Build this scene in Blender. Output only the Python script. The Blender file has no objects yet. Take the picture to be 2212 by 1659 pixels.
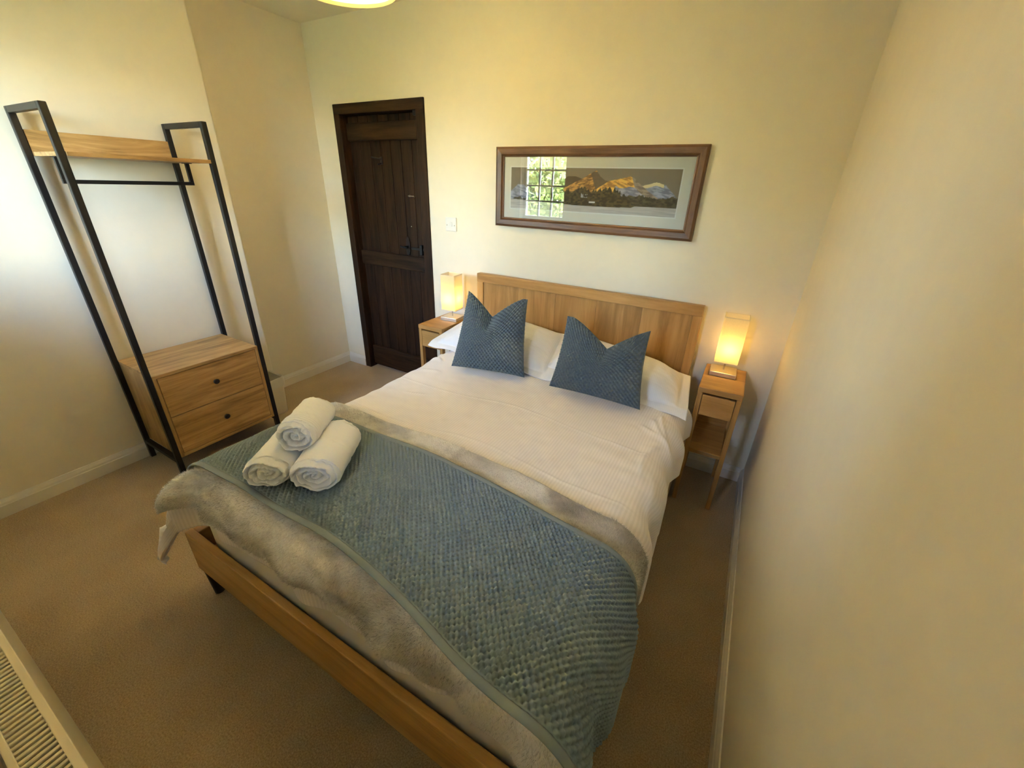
import bpy, bmesh, math, random
import numpy as np
from mathutils import Vector, Matrix

# ------------------------------------------------------------------ camera
SC = bpy.context.scene
COL = SC.collection
cam = bpy.data.cameras.new('camera')
camo = bpy.data.objects.new('camera', cam)
COL.objects.link(camo)
CP = Vector((0.9108, -2.2786, 1.4971)); pitch, yaw, roll, FPX = 0.4359, -0.5022, 0.0335, 880.5
fwd = Vector((math.sin(yaw)*math.cos(pitch), math.cos(yaw)*math.cos(pitch), -math.sin(pitch)))
rt = Vector((math.cos(yaw), -math.sin(yaw), 0)); up = rt.cross(fwd)
r2 = rt*math.cos(roll)+up*math.sin(roll); u2 = -rt*math.sin(roll)+up*math.cos(roll)
M = Matrix((r2, u2, -fwd)).transposed().to_4x4(); M.translation = CP
camo.matrix_world = M
cam.sensor_fit = 'HORIZONTAL'; cam.sensor_width = 36.0; cam.lens = FPX/2212*36.0
cam.shift_x = -2.57/2212; cam.shift_y = -19.95/2212
cam.clip_start = 0.02; cam.clip_end = 100
SC.camera = camo

# ------------------------------------------------------------------ world, exposure
SC.view_settings.view_transform = 'Standard'
SC.view_settings.look = 'None'
SC.view_settings.gamma = 1.0
SC.view_settings.use_curve_mapping = False
SC.view_settings.exposure = 0.84
SC.cycles.max_bounces = 10
SC.cycles.diffuse_bounces = 5
SC.cycles.transparent_max_bounces = 12
SC.cycles.sample_clamp_indirect = 25.0
W = bpy.data.worlds.new('world'); SC.world = W; W.use_nodes = True
wn = W.node_tree.nodes; wl = W.node_tree.links
sky = wn.new('ShaderNodeTexSky'); sky.sky_type = 'NISHITA'; sky.sun_disc = False
sky.sun_elevation = math.radians(38); sky.sun_rotation = math.radians(60)
wn['Background'].inputs['Strength'].default_value = 23.5
smix = wn.new('ShaderNodeMix'); smix.data_type = 'RGBA'; smix.inputs[0].default_value = 0.62
wl.new(sky.outputs[0], smix.inputs[6]); smix.inputs[7].default_value = (0.29, 0.30, 0.33, 1)   # thin high cloud
wl.new(smix.outputs[2], wn['Background'].inputs['Color'])
PEND_W, LAMP_W = 22.0, 0.64     # watts given off by the bulbs
PEND_C, LAMP_C = (1.0, 0.78, 0.36), (1.0, 0.64, 0.17)
# portal in the window opening: guides sky sampling only
for px_, pw_ in ((-1.375, 0.60), (0.42, 0.32)):
    pl = bpy.data.lights.new('window_portal', 'AREA'); pl.shape = 'RECTANGLE'; pl.size = pw_; pl.size_y = 0.98
    pl.cycles.is_portal = True
    plo = bpy.data.objects.new('window_portal', pl); COL.objects.link(plo)
    plo.location = (px_, -2.605, 1.58); plo.rotation_euler = (math.radians(90), 0, 0)

# ------------------------------------------------------------------ helpers
rng = np.random.RandomState(7)

def new_mat(name):
    m = bpy.data.materials.new(name); m.use_nodes = True
    nt = m.node_tree
    return m, nt, nt.nodes['Principled BSDF']

def N(nt, t, **kw):
    n = nt.nodes.new(t)
    for k, v in kw.items():
        if k in n.inputs: n.inputs[k].default_value = v
        else: setattr(n, k, v)
    return n

def L(nt, a, b): nt.links.new(a, b)

def coords(nt, scale=(1, 1, 1), kind='Object', rot=(0, 0, 0)):
    tc = nt.nodes.new('ShaderNodeTexCoord'); mp = nt.nodes.new('ShaderNodeMapping')
    mp.inputs['Scale'].default_value = scale; mp.inputs['Rotation'].default_value = rot
    L(nt, tc.outputs[kind], mp.inputs['Vector']); return mp.outputs[0]

def ramp(nt, fac, stops):
    r = nt.nodes.new('ShaderNodeValToRGB'); e = r.color_ramp.elements
    while len(e) < len(stops): e.new(0.5)
    for i, (p, c) in enumerate(stops):
        e[i].position = p; e[i].color = (*c, 1)
    L(nt, fac, r.inputs[0]); return r.outputs[0]

def bump(nt, b, layers, dist=1.0):
    prev = None
    for (h, st, ds) in layers:
        n = nt.nodes.new('ShaderNodeBump'); n.inputs['Strength'].default_value = st; n.inputs['Distance'].default_value = ds
        L(nt, h, n.inputs['Height'])
        if prev is not None: L(nt, prev, n.inputs['Normal'])
        prev = n.outputs[0]
    L(nt, prev, b.inputs['Normal'])

def plain(name, c, rough=0.5, metal=0.0, bscale=0, bst=0.2, bdist=0.002, var=0.0, vscale=6):
    m, nt, b = new_mat(name)
    b.inputs['Base Color'].default_value = (*c, 1); b.inputs['Roughness'].default_value = rough
    b.inputs['Metallic'].default_value = metal
    if var:
        n = N(nt, 'ShaderNodeTexNoise', Scale=vscale, Detail=4.0); L(nt, coords(nt), n.inputs['Vector'])
        L(nt, ramp(nt, n.outputs[0], [(0.3, tuple(x*(1-var) for x in c)), (0.7, tuple(min(1, x*(1+var)) for x in c))]), b.inputs['Base Color'])
    if bscale:
        n2 = N(nt, 'ShaderNodeTexNoise', Scale=bscale, Detail=3.0); L(nt, coords(nt), n2.inputs['Vector'])
        bump(nt, b, [(n2.outputs[0], bst, bdist)])
    return m

def wood(name, cd, cm, cl, axis='X', scale=1.0, rough=0.45, knots=0.5, fine=1.0):
    """grain runs along axis"""
    m, nt, b = new_mat(name)
    s = {'X': (1.0, 9, 9), 'Y': (9, 1.0, 9), 'Z': (9, 9, 1.0)}[axis]
    v = coords(nt, tuple(k*scale for k in s))
    n1 = N(nt, 'ShaderNodeTexNoise', Scale=1.6, Detail=6.0, Roughness=0.62, Distortion=0.9*knots); L(nt, v, n1.inputs['Vector'])
    s2 = {'X': (2.0, 60, 60), 'Y': (60, 2.0, 60), 'Z': (60, 60, 2.0)}[axis]
    v2 = coords(nt, tuple(k*scale for k in s2))
    n2 = N(nt, 'ShaderNodeTexNoise', Scale=2.0, Detail=3.0, Roughness=0.6); L(nt, v2, n2.inputs['Vector'])
    mx = nt.nodes.new('ShaderNodeMath'); mx.operation = 'MULTIPLY_ADD'; mx.inputs[1].default_value = 0.35*fine
    L(nt, n2.outputs[0], mx.inputs[0]); L(nt, n1.outputs[0], mx.inputs[2])
    L(nt, ramp(nt, mx.outputs[0], [(0.46, cd), (0.62, cm), (0.82, cl)]), b.inputs['Base Color'])
    b.inputs['Roughness'].default_value = rough
    if rough >= 0.6: b.inputs['Specular IOR Level'].default_value = 0.2
    bump(nt, b, [(n2.outputs[0], 0.15, 0.001)])
    return m

def attr_mat(name, rough, bscale=0, bst=0.2, bdist=0.001, sheen=0.0):
    m, nt, b = new_mat(name)
    a = nt.nodes.new('ShaderNodeAttribute'); a.attribute_name = 'col'
    L(nt, a.outputs['Color'], b.inputs['Base Color']); b.inputs['Roughness'].default_value = rough
    if bscale:
        n2 = N(nt, 'ShaderNodeTexNoise', Scale=bscale, Detail=3.0); L(nt, coords(nt), n2.inputs['Vector'])
        bump(nt, b, [(n2.outputs[0], bst, bdist)])
    if sheen: b.inputs['Sheen Weight'].default_value = sheen
    return m

# ---- geometry builders
def bm_box(bm, x0, x1, y0, y1, z0, z1, bev=0.0, seg=2):
    r = bmesh.ops.create_cube(bm, size=1.0)
    vs = r['verts']
    for v in vs:
        v.co = Vector(((x0+x1)/2 + v.co.x*(x1-x0), (y0+y1)/2 + v.co.y*(y1-y0), (z0+z1)/2 + v.co.z*(z1-z0)))
    if bev > 0:
        es = set()
        for v in vs: es.update(v.link_edges)
        bmesh.ops.bevel(bm, geom=list(es), offset=bev, segments=seg, profile=0.5, affect='EDGES')

def bm_cyl(bm, p0, p1, r0, r1=None, n=24, caps=True):
    r1 = r0 if r1 is None else r1
    p0 = Vector(p0); p1 = Vector(p1); d = (p1-p0); q = d.to_track_quat('Z', 'Y').to_matrix().to_4x4()
    q.translation = (p0+p1)/2
    bmesh.ops.create_cone(bm, cap_ends=caps, segments=n, radius1=r0, radius2=r1, depth=d.length, matrix=q)

def finish(name, me, mat, parent, smooth):
    mats = mat if isinstance(mat, (list, tuple)) else [mat]
    for k in mats: me.materials.append(k)
    if smooth:
        me.polygons.foreach_set('use_smooth', [True]*len(me.polygons))
    o = bpy.data.objects.new(name, me); COL.objects.link(o)
    if parent is not None: o.parent = parent
    return o

def obj(name, bm, mat, parent=None, smooth=False, auto=False):
    me = bpy.data.meshes.new(name); bm.to_mesh(me); bm.free()
    if auto:
        o = finish(name, me, mat, parent, True)
        me.set_sharp_from_angle(angle=math.radians(35))
        return o
    return finish(name, me, mat, parent, smooth)

def box(name, dims, mat, parent=None, bev=0.002):
    bm = bmesh.new(); bm_box(bm, *dims, bev=bev); return obj(name, bm, mat, parent)

def boxes(name, lst, mat, parent=None, bev=0.002):
    bm = bmesh.new()
    for d in lst: bm_box(bm, *d, bev=bev)
    return obj(name, bm, mat, parent)

def raw(name, verts, faces, mat, parent=None, smooth=True, cols=None, solid=0.0, offset=-1.0):
    me = bpy.data.meshes.new(name)
    me.from_pydata([tuple(v) for v in verts], [], [tuple(f) for f in faces]); me.update()
    if cols is not None:
        a = me.color_attributes.new('col', 'FLOAT_COLOR', 'POINT')
        c = np.ones((len(verts), 4), np.float32); c[:, :3] = cols
        a.data.foreach_set('color', c.ravel())
    o = finish(name, me, mat, parent, smooth)
    if solid:
        md = o.modifiers.new('solid', 'SOLIDIFY'); md.thickness = solid; md.offset = offset
    return o

def grid_faces(nu, nv, wrap=False, off=0):
    """verts indexed i*nv+j"""
    i, j = np.meshgrid(np.arange(nu-1), np.arange(nv-1 if not wrap else nv), indexing='ij')
    j2 = (j+1) % nv
    return (np.stack([i*nv+j, (i+1)*nv+j, (i+1)*nv+j2, i*nv+j2], -1).reshape(-1, 4) + off)

def thing(name, label, cat, loc=(0, 0, 0), rotz=0.0, group=None):
    o = bpy.data.objects.new(name, None); COL.objects.link(o)
    o.location = loc; o.rotation_euler = (0, 0, rotz); o.empty_display_size = 0.05
    o['label'] = label; o['category'] = cat
    if group: o['group'] = group
    return o

def tag(o, label, cat, group=None):
    o['label'] = label; o['category'] = cat
    if group: o['group'] = group
    return o

def struct(o): o['kind'] = 'structure'; return o

def dup(root, loc, label, rotz=0.0):
    r = root.copy(); COL.objects.link(r); r.location = loc; r.rotation_euler = (0, 0, rotz); r['label'] = label
    for ch in list(root.children):
        c = ch.copy(); COL.objects.link(c); c.parent = r
        for g in ch.children:
            d = g.copy(); COL.objects.link(d); d.parent = c
    return r

# smooth value noise on numpy arrays
_perm = rng.rand(256, 256)
def vnoise(x, y):
    xi = np.floor(x).astype(int); yi = np.floor(y).astype(int); fx = x-xi; fy = y-yi
    fx = fx*fx*(3-2*fx); fy = fy*fy*(3-2*fy)
    g = lambda a, b: _perm[a % 256, b % 256]
    return ((g(xi, yi)*(1-fx)+g(xi+1, yi)*fx)*(1-fy)+(g(xi, yi+1)*(1-fx)+g(xi+1, yi+1)*fx)*fy)*2-1
def fbm(x, y, o=4):
    s = 0; a = 1; t = 0
    for k in range(o): s = s+a*vnoise(x*2**k+17*k, y*2**k+31*k); t += a; a *= .5
    return s/t
def ridge(x, y): return 1-np.abs(vnoise(x, y))*2
def sstep(a, b, x):
    t = np.clip((x-a)/(b-a), 0, 1); return t*t*(3-2*t)

def grid_normals(P):
    du = np.gradient(P, axis=0); dv = np.gradient(P, axis=1)
    n = np.cross(du, dv); n /= np.linalg.norm(n, axis=-1, keepdims=True)+1e-12
    return n

# ------------------------------------------------------------------ materials
def wall_mat(name, c, big=0.012):
    m, nt, b = new_mat(name)
    v = coords(nt)
    n0 = N(nt, 'ShaderNodeTexNoise', Scale=2.2, Detail=3.0, Roughness=0.5); L(nt, v, n0.inputs['Vector'])
    n1 = N(nt, 'ShaderNodeTexNoise', Scale=14.0, Detail=4.0, Roughness=0.6); L(nt, v, n1.inputs['Vector'])
    n2 = N(nt, 'ShaderNodeTexNoise', Scale=260.0, Detail=2.0); L(nt, v, n2.inputs['Vector'])
    L(nt, ramp(nt, n1.outputs[0], [(0.3, tuple(k*.97 for k in c)), (0.7, c)]), b.inputs['Base Color'])
    b.inputs['Roughness'].default_value = 0.75
    bump(nt, b, [(n0.outputs[0], 0.5, big), (n1.outputs[0], 0.25, 0.003), (n2.outputs[0], 0.12, 0.0008)])
    return m
M_WALL = wall_mat('cream_plaster', (0.80, 0.74, 0.60))
M_CEIL = wall_mat('ceiling_paint', (0.80, 0.75, 0.63), 0.004)
M_SKIRT = plain('skirting_gloss', (0.78, 0.75, 0.68), 0.3)

def carpet_mat():
    m, nt, b = new_mat('beige_carpet'); v = coords(nt)
    n0 = N(nt, 'ShaderNodeTexNoise', Scale=2.5, Detail=4.0); L(nt, v, n0.inputs['Vector'])
    n1 = N(nt, 'ShaderNodeTexNoise', Scale=230.0, Detail=3.0, Roughness=0.7); L(nt, v, n1.inputs['Vector'])
    n2 = N(nt, 'ShaderNodeTexNoise', Scale=35.0, Detail=3.0); L(nt, v, n2.inputs['Vector'])
    h = nt.nodes.new('ShaderNodeMath'); h.operation = 'MULTIPLY'; h.inputs[1].default_value = 0.35; L(nt, n0.outputs[0], h.inputs[0])
    a = nt.nodes.new('ShaderNodeMath'); a.operation = 'MULTIPLY_ADD'; a.inputs[1].default_value = 0.9
    L(nt, n1.outputs[0], a.inputs[0]); L(nt, h.outputs[0], a.inputs[2])
    L(nt, ramp(nt, a.outputs[0], [(0.46, (0.26, 0.18, 0.100)), (0.62, (0.41, 0.305, 0.180)), (0.80, (0.56, 0.435, 0.275))]), b.inputs['Base Color'])
    b.inputs['Roughness'].default_value = 0.95; b.inputs['Sheen Weight'].default_value = 0.25
    bump(nt, b, [(n2.outputs[0], 0.4, 0.004), (n1.outputs[0], 0.7, 0.003)])
    return m
M_CARPET = carpet_mat()
OAK = dict(cd=(0.31, 0.158, 0.040), cm=(0.41, 0.22, 0.062), cl=(0.50, 0.285, 0.095))
M_OAKX = wood('oak_grain_x', axis='X', scale=1.4, knots=0.7, fine=0.6, **OAK)
M_OAKZ = wood('oak_grain_z', axis='Z', scale=1.4, knots=0.7, **OAK)
M_OAKY = wood('oak_grain_y', axis='Y', scale=1.4, knots=0.7, **OAK)
RUS = dict(cd=(0.235, 0.135, 0.046), cm=(0.40, 0.24, 0.085), cl=(0.53, 0.345, 0.145))
M_RUSY = wood('rustic_oak_y', axis='Y', scale=1.25, knots=1.6, fine=0.7, rough=0.5, **RUS)
M_RUSX = wood('rustic_oak_x', axis='X', scale=1.25, knots=1.6, fine=0.7, rough=0.5, **RUS)
M_RUSZ = wood('rustic_oak_z', axis='Z', scale=1.25, knots=1.6, fine=0.7, rough=0.5, **RUS)
M_DOOR = wood('dark_stained_wood', (0.007, 0.003, 0.0012), (0.018, 0.0078, 0.003), (0.038, 0.017, 0.0065), axis='Z', scale=1.2, rough=0.6, knots=0.8)
M_DOORX = wood('dark_stained_wood_x', (0.008, 0.0036, 0.0014), (0.021, 0.0097, 0.0036), (0.043, 0.021, 0.008), axis='X', scale=1.2, rough=0.6, knots=0.8)
M_FRAMEX = wood('walnut_x', (0.05, 0.022, 0.010), (0.10, 0.045, 0.020), (0.17, 0.085, 0.04), axis='X', scale=2.0, rough=0.4)
M_FRAMEZ = wood('walnut_z', (0.05, 0.022, 0.010), (0.10, 0.045, 0.020), (0.17, 0.085, 0.04), axis='Z', scale=2.0, rough=0.4)
M_BLACK = plain('black_metal', (0.012, 0.011, 0.010), 0.42, 0.3)
M_IRON = plain('black_iron', (0.006, 0.006, 0.006), 0.5, 0.2)
M_STEEL = plain('brushed_steel', (0.62, 0.55, 0.44), 0.35, 0.9, bscale=90, bst=0.1)
M_CHROME = plain('chrome', (0.7, 0.68, 0.62), 0.2, 1.0)
M_WHITE = plain('white_plastic', (0.78, 0.76, 0.70), 0.35)
M_RAD = plain('cream_radiator_enamel', (0.78, 0.70, 0.52), 0.35)
M_RADD = plain('radiator_inside_shade', (0.02, 0.016, 0.010), 0.8)

def fabric(name, c, stripes=None, rough=0.85, sheen=0.15, fine=400, dark=0.90):
    """stripes: (axis 'X'/'Y', pitch) woven satin stripes, as relief and yarn tone"""
    m, nt, b = new_mat(name); b.inputs['Roughness'].default_value = rough; b.inputs['Sheen Weight'].default_value = sheen
    b.inputs['Base Color'].default_value = (*c, 1)
    n = N(nt, 'ShaderNodeTexNoise', Scale=fine, Detail=2.0); L(nt, coords(nt), n.inputs['Vector'])
    layers = [(n.outputs[0], 0.15, 0.0006)]
    if stripes:
        uv = nt.nodes.new('ShaderNodeUVMap'); uv.uv_map = 'UVMap'
        sp = nt.nodes.new('ShaderNodeSeparateXYZ'); L(nt, uv.outputs[0], sp.inputs[0])
        mu = nt.nodes.new('ShaderNodeMath'); mu.operation = 'MULTIPLY'; mu.inputs[1].default_value = 2*math.pi/stripes[1]
        L(nt, sp.outputs[stripes[0]], mu.inputs[0])
        si = nt.nodes.new('ShaderNodeMath'); si.operation = 'SINE'; L(nt, mu.outputs[0], si.inputs[0])
        ma = nt.nodes.new('ShaderNodeMath'); ma.operation = 'MULTIPLY_ADD'; ma.inputs[1].default_value = 0.5; ma.inputs[2].default_value = 0.5
        L(nt, si.outputs[0], ma.inputs[0])
        L(nt, ramp(nt, ma.outputs[0], [(0.35, tuple(k*dark for k in c)), (0.65, c)]), b.inputs['Base Color'])
        layers.insert(0, (ma.outputs[0], 3.5*(1-dark), 0.0012))
    bump(nt, b, layers)
    return m
M_DUVET = fabric('white_striped_cotton', (0.90, 0.86, 0.87), ('X', 0.0115), dark=0.93)
M_PILLOW = fabric('white_pillow_cotton', (0.86, 0.86, 0.88), ('X', 0.008), dark=0.97)
M_SHEET = fabric('white_sheet', (0.78, 0.75, 0.72))
M_KNIT = fabric('grey_blue_knit', (0.195, 0.258, 0.310), sheen=0.05, fine=700)
M_KTRIM = fabric('grey_blue_satin_trim', (0.180, 0.228, 0.270), sheen=0.05, rough=0.6)
M_CUSH = fabric('blue_waffle', (0.084, 0.116, 0.140), sheen=0.15, fine=700)
M_TOWEL = plain('white_terry', (0.91, 0.93, 0.97), 0.95, bscale=420, bst=0.6, bdist=0.002)
M_FUR = attr_mat('faux_fur', 0.8, sheen=0.4)
M_LINER = plain('white_bin_liner', (0.62, 0.60, 0.52), 0.35)
M_BIN = plain('white_bin', (0.64, 0.58, 0.46), 0.4)

def shade_mat(name, c, trans=0.6):
    m = bpy.data.materials.new(name); m.use_nodes = True; nt = m.node_tree; nt.nodes.clear()
    out = nt.nodes.new('ShaderNodeOutputMaterial'); mix = nt.nodes.new('ShaderNodeMixShader')
    d = nt.nodes.new('ShaderNodeBsdfDiffuse'); t = nt.nodes.new('ShaderNodeBsdfTranslucent')
    v = coords(nt, (1, 1, 1)); 
    n = N(nt, 'ShaderNodeTexNoise', Scale=350.0, Detail=2.0); L(nt, v, n.inputs['Vector'])
    r = ramp(nt, n.outputs[0], [(0.3, tuple(k*.9 for k in c)), (0.7, c)])
    L(nt, r, d.inputs[0]); L(nt, r, t.inputs[0])
    mix.inputs[0].default_value = trans
    L(nt, d.outputs[0], mix.inputs[1]); L(nt, t.outputs[0], mix.inputs[2]); L(nt, mix.outputs[0], out.inputs[0])
    return m
M_SHADE = shade_mat('cream_linen_shade', (0.86, 0.76, 0.55), 0.55)
M_DRUM = shade_mat('cream_drum_shade', (0.88, 0.80, 0.60), 0.55)
M_DIFF = shade_mat('opal_diffuser', (0.92, 0.88, 0.74), 0.65)
M_HEM = plain('shade_piping', (0.72, 0.64, 0.48), 0.6)

def glow_mat(name, c, s):
    m = bpy.data.materials.new(name); m.use_nodes = True; nt = m.node_tree; nt.nodes.clear()
    out = nt.nodes.new('ShaderNodeOutputMaterial'); e = nt.nodes.new('ShaderNodeEmission')
    e.inputs[0].default_value = (*c, 1); e.inputs[1].default_value = s; L(nt, e.outputs[0], out.inputs[0]); return m
M_BULB = glow_mat('lit_bulb', LAMP_C, LAMP_W/(4*math.pi**2*0.021**2))
M_PBULB = glow_mat('lit_pendant_bulb', PEND_C, PEND_W/(4*math.pi**2*0.028**2))

def glass_mat(name, fres=1.5, boost=1.0):
    m = bpy.data.materials.new(name); m.use_nodes = True; nt = m.node_tree; nt.nodes.clear()
    out = nt.nodes.new('ShaderNodeOutputMaterial'); mix = nt.nodes.new('ShaderNodeMixShader')
    t = nt.nodes.new('ShaderNodeBsdfTransparent'); g = nt.nodes.new('ShaderNodeBsdfGlossy'); g.inputs['Roughness'].default_value = 0.0
    f = nt.nodes.new('ShaderNodeFresnel'); f.inputs[0].default_value = fres
    mu = nt.nodes.new('ShaderNodeMath'); mu.operation = 'MULTIPLY'; mu.inputs[1].default_value = boost
    L(nt, f.outputs[0], mu.inputs[0]); L(nt, mu.outputs[0], mix.inputs[0])
    L(nt, t.outputs[0], mix.inputs[1]); L(nt, g.outputs[0], mix.inputs[2]); L(nt, mix.outputs[0], out.inputs[0]); return m
M_GLASS = glass_mat('picture_glass', 1.5, 1.6)
M_PANE = glass_mat('window_glass', 1.5, 1.0)

# ------------------------------------------------------------------ room shell
XL, XC, XR, YC, YF, H = -2.041, -1.875, 1.163, -0.787, -2.45, 2.4256
DX0, DX1, DZ = -1.826, -1.018, 1.960
T = 0.16
struct(box('floor', (XL-T, XR+T, YF-T, 0.3, -0.1, 0.0), M_CARPET, bev=0))
struct(box('ceiling', (XL-T, XR+T, YF-T, 0.3, H, H+0.1), M_CEIL, bev=0))
struct(boxes('wall_back', [(XL-T, DX0, 0, T, 0, H), (DX1, XR+T, 0, T, 0, H), (DX0, DX1, 0, T, DZ, H)], M_WALL, bev=0))
struct(box('wall_left', (XL-T, XL, YC-0.05, 0, 0, H), M_WALL, bev=0))
bm = bmesh.new()
bm_box(bm, XL-T, XC, YF, YC, 0, H)
es = [e for e in bm.edges if all(abs(v.co.x-XC) < 1e-5 and abs(v.co.y-YC) < 1e-5 for v in e.verts)]
bmesh.ops.bevel(bm, geom=es, offset=0.012, segments=4, profile=0.5, affect='EDGES')
struct(obj('wall_chimney', bm, M_WALL))
struct(box('wall_right', (XR, XR+T, YF, 0, 0, H), M_WALL, bev=0))
WX0, WX1, WZ0, WZ1 = -1.66, -1.09, 1.12, 2.04
VX0, VX1, VZ1 = 0.28, 0.54, 1.90
struct(boxes('wall_front', [(XL-T, WX0, YF-T, YF, 0, H), (WX1, VX0, YF-T, YF, 0, H), (VX1, XR+T, YF-T, YF, 0, H), (WX0, WX1, YF-T, YF, 0, WZ0), (WX0, WX1, YF-T, YF, WZ1, H), (VX0, VX1, YF-T, YF, 0, WZ0), (VX0, VX1, YF-T, YF, VZ1, H)], M_WALL, bev=0))

def skirting(name, p0, p1, nrm, h=0.088, t=0.015):
    """ogee topped board from p0 to p1, nrm points into the room"""
    prof = [(0, 0), (t, 0), (t, h*0.66), (t*0.80, h*0.70), (t*0.72, h*0.80), (t*0.40, h*0.93), (t*0.3, h), (0, h)]
    p0 = Vector((*p0, 0)); p1 = Vector((*p1, 0)); n = Vector((*nrm, 0)); bm = bmesh.new(); rings = []
    for p in (p0, p1): rings.append([bm.verts.new(p+n*a+Vector((0, 0, z))) for a, z in prof])
    k = len(prof)
    for i in range(k): bm.faces.new((rings[0][i], rings[0][(i+1) % k], rings[1][(i+1) % k], rings[1][i]))
    bm.faces.new(rings[0]); bm.faces.new(rings[1][::-1])
    bmesh.ops.recalc_face_normals(bm, faces=bm.faces)
    return struct(obj(name, bm, M_SKIRT))
skirting('baseboard_left', (XL, YC), (XL, 0), (1, 0))
skirting('baseboard_chimney', (XC, YF), (XC, YC), (1, 0))
skirting('baseboard_back', (XL+0.015, 0), (DX0, 0), (0, -1))
skirting('baseboard_back', (DX1, 0), (XR-0.015, 0), (0, -1))
skirting('baseboard_right', (XR, YF), (XR, 0), (-1, 0))
skirting('baseboard_front', (XC+0.015, YF), (XR-0.015, YF), (0, 1))

# ------------------------------------------------------------------ door
dr = bpy.data.objects.new('door_1', None); COL.objects.link(dr); dr.location = (DX0, 0, 0); dr['kind'] = 'structure'
DW = DX1-DX0
bm = bmesh.new()
bm_box(bm, 0, 0.058, -0.012, 0.09, 0, DZ, bev=0.004)
bm_box(bm, DW-0.066, DW, -0.012, 0.09, 0, DZ, bev=0.004)
obj('door_jamb', bm, M_DOOR, dr)
box('door_head', (0.002, DW-0.002, -0.013, 0.09, DZ-0.062, DZ), M_DOORX, dr, 0.004)
edges = [0.058, 0.16, 0.255, 0.35, 0.445, 0.54, 0.635, DW-0.066]
for i in range(7):
    box('door_plank', (edges[i]+0.0015, edges[i+1]-0.0015, 0.055, 0.075, 0.008, DZ-0.064), M_DOOR, dr, 0.004)
for z0, z1 in ((1.742, 1.852), (0.895, 1.000), (0.03, 0.20)):
    bm = bmesh.new(); bm_box(bm, 0.066, DW-0.10, 0.028, 0.056, z0, z1, bev=0.007); obj('door_ledge', bm, M_DOORX, dr)
box('door_light_block', (0.0, DW, 0.078, 0.092, 0.0, DZ), M_DOOR, dr, 0)  # added board behind the planks, blocks light leaking through the gaps
# lining stop down the right side, thumb latch, bolt, coat hook
box('door_stop', (DW-0.086, DW-0.066, 0.035, 0.056, 0.0, DZ-0.062), M_DOOR, dr, 0.003)
bm = bmesh.new(); bm_box(bm, DW-0.105, DW-0.070, 0.005, 0.05, 1.872, 1.908, bev=0.003); obj('door_catch', bm, M_IRON, dr)
bm = bmesh.new()
vs = [(0, .07), (.016, .055), (.022, .02), (.020, -.03), (.010, -.06), (0, -.066), (-.014, -.058), (-.02, -.03), (-.018, .02), (-.012, .05)]
f = [bm.verts.new((0.545+a, 0.054, 1.065+b)) for a, b in vs]; fc = bm.faces.new(f)
r = bmesh.ops.extrude_face_region(bm, geom=[fc])
for v in r['geom']:
    if isinstance(v, bmesh.types.BMVert): v.co.y -= 0.008
bmesh.ops.recalc_face_normals(bm, faces=bm.faces)
lat = obj('latch_plate', bm, M_IRON, dr)
bm = bmesh.new(); bm_cyl(bm, (0.545, 0.05, 1.065), (0.545, 0.006, 1.065), 0.006); bm_cyl(bm, (0.512, 0.004, 1.066), (0.575, 0.004, 1.06), 0.006)
obj('latch_handle', bm, M_IRON, lat, True)
bm = bmesh.new(); bm_box(bm, 0.60, 0.72, 0.018, 0.030, 1.050, 1.066, bev=0.002); bm_box(bm, 0.69, 0.712, 0.005, 0.036, 1.02, 1.09, bev=0.004)
obj('latch_bar', bm, M_IRON, dr)
bm = bmesh.new(); bm_box(bm, 0.585, 0.605, 0.046, 0.054, 1.398, 1.412, bev=0.003); bm_box(bm, 0.633, 0.64, 0.046, 0.054, 1.398, 1.41, bev=0.002)
bm_cyl(bm, (0.585, 0.045, 1.405), (0.64, 0.045, 1.405), 0.0045); obj('door_bolt', bm, M_CHROME, dr)
bm = bmesh.new(); bmesh.ops.create_uvsphere(bm, u_segments=12, v_segments=8, radius=0.006, matrix=Matrix.Translation((0.592, 0.05, 1.205))); obj('escutcheon_pin', bm, M_CHROME, dr, True)
bm = bmesh.new(); bm_box(bm, 0.345, 0.365, 0.046, 0.055, 1.598, 1.645, bev=0.003); bm_cyl(bm, (0.355, 0.05, 1.632), (0.30, 0.012, 1.640), 0.005); bm_cyl(bm, (0.355, 0.05, 1.606), (0.345, 0.02, 1.596), 0.004)
obj('coat_hook', bm, M_IRON, dr)

# ------------------------------------------------------------------ windows (only the first is seen mirrored in the picture glass)
def make_window(name, WX0, WX1, WZ1):
    wd = bpy.data.objects.new(name, None); COL.objects.link(wd); wd.location = (WX0, YF-0.11, WZ0); wd['kind'] = 'structure'
    ww, wh = WX1-WX0, WZ1-WZ0
    boxes('window_frame', [(0, 0.035, -0.03, 0.03, 0, wh), (ww-0.035, ww, -0.03, 0.03, 0, wh), (0.035, ww-0.035, -0.03, 0.03, 0, 0.04), (0.035, ww-0.035, -0.03, 0.03, wh-0.04, wh)], M_SKIRT, wd, 0.003)
    bars = [(0.035+(ww-0.07)*k/3-0.009, 0.035+(ww-0.07)*k/3+0.009, -0.012, 0.018, 0.04, wh-0.04) for k in (1, 2)]
    bars += [(0.035, ww-0.035, -0.010, 0.016, 0.04+(wh-0.08)*k/5-0.009, 0.04+(wh-0.08)*k/5+0.009) for k in (1, 2, 3, 4)]
    boxes('glazing_bars', bars, M_SKIRT, wd, 0.002)
    box('window_pane', (0.03, ww-0.03, 0.0, 0.003, 0.03, wh-0.03), M_PANE, wd, 0)
    box('window_sill', (-0.03, ww+0.03, 0.03, 0.135, -0.028, 0.0), M_SKIRT, wd, 0.004)
make_window('window_1', WX0, WX1, WZ1)
make_window('window_2_added', VX0, VX1, VZ1)  # unseen window, added to bring cool daylight onto the bed

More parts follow.
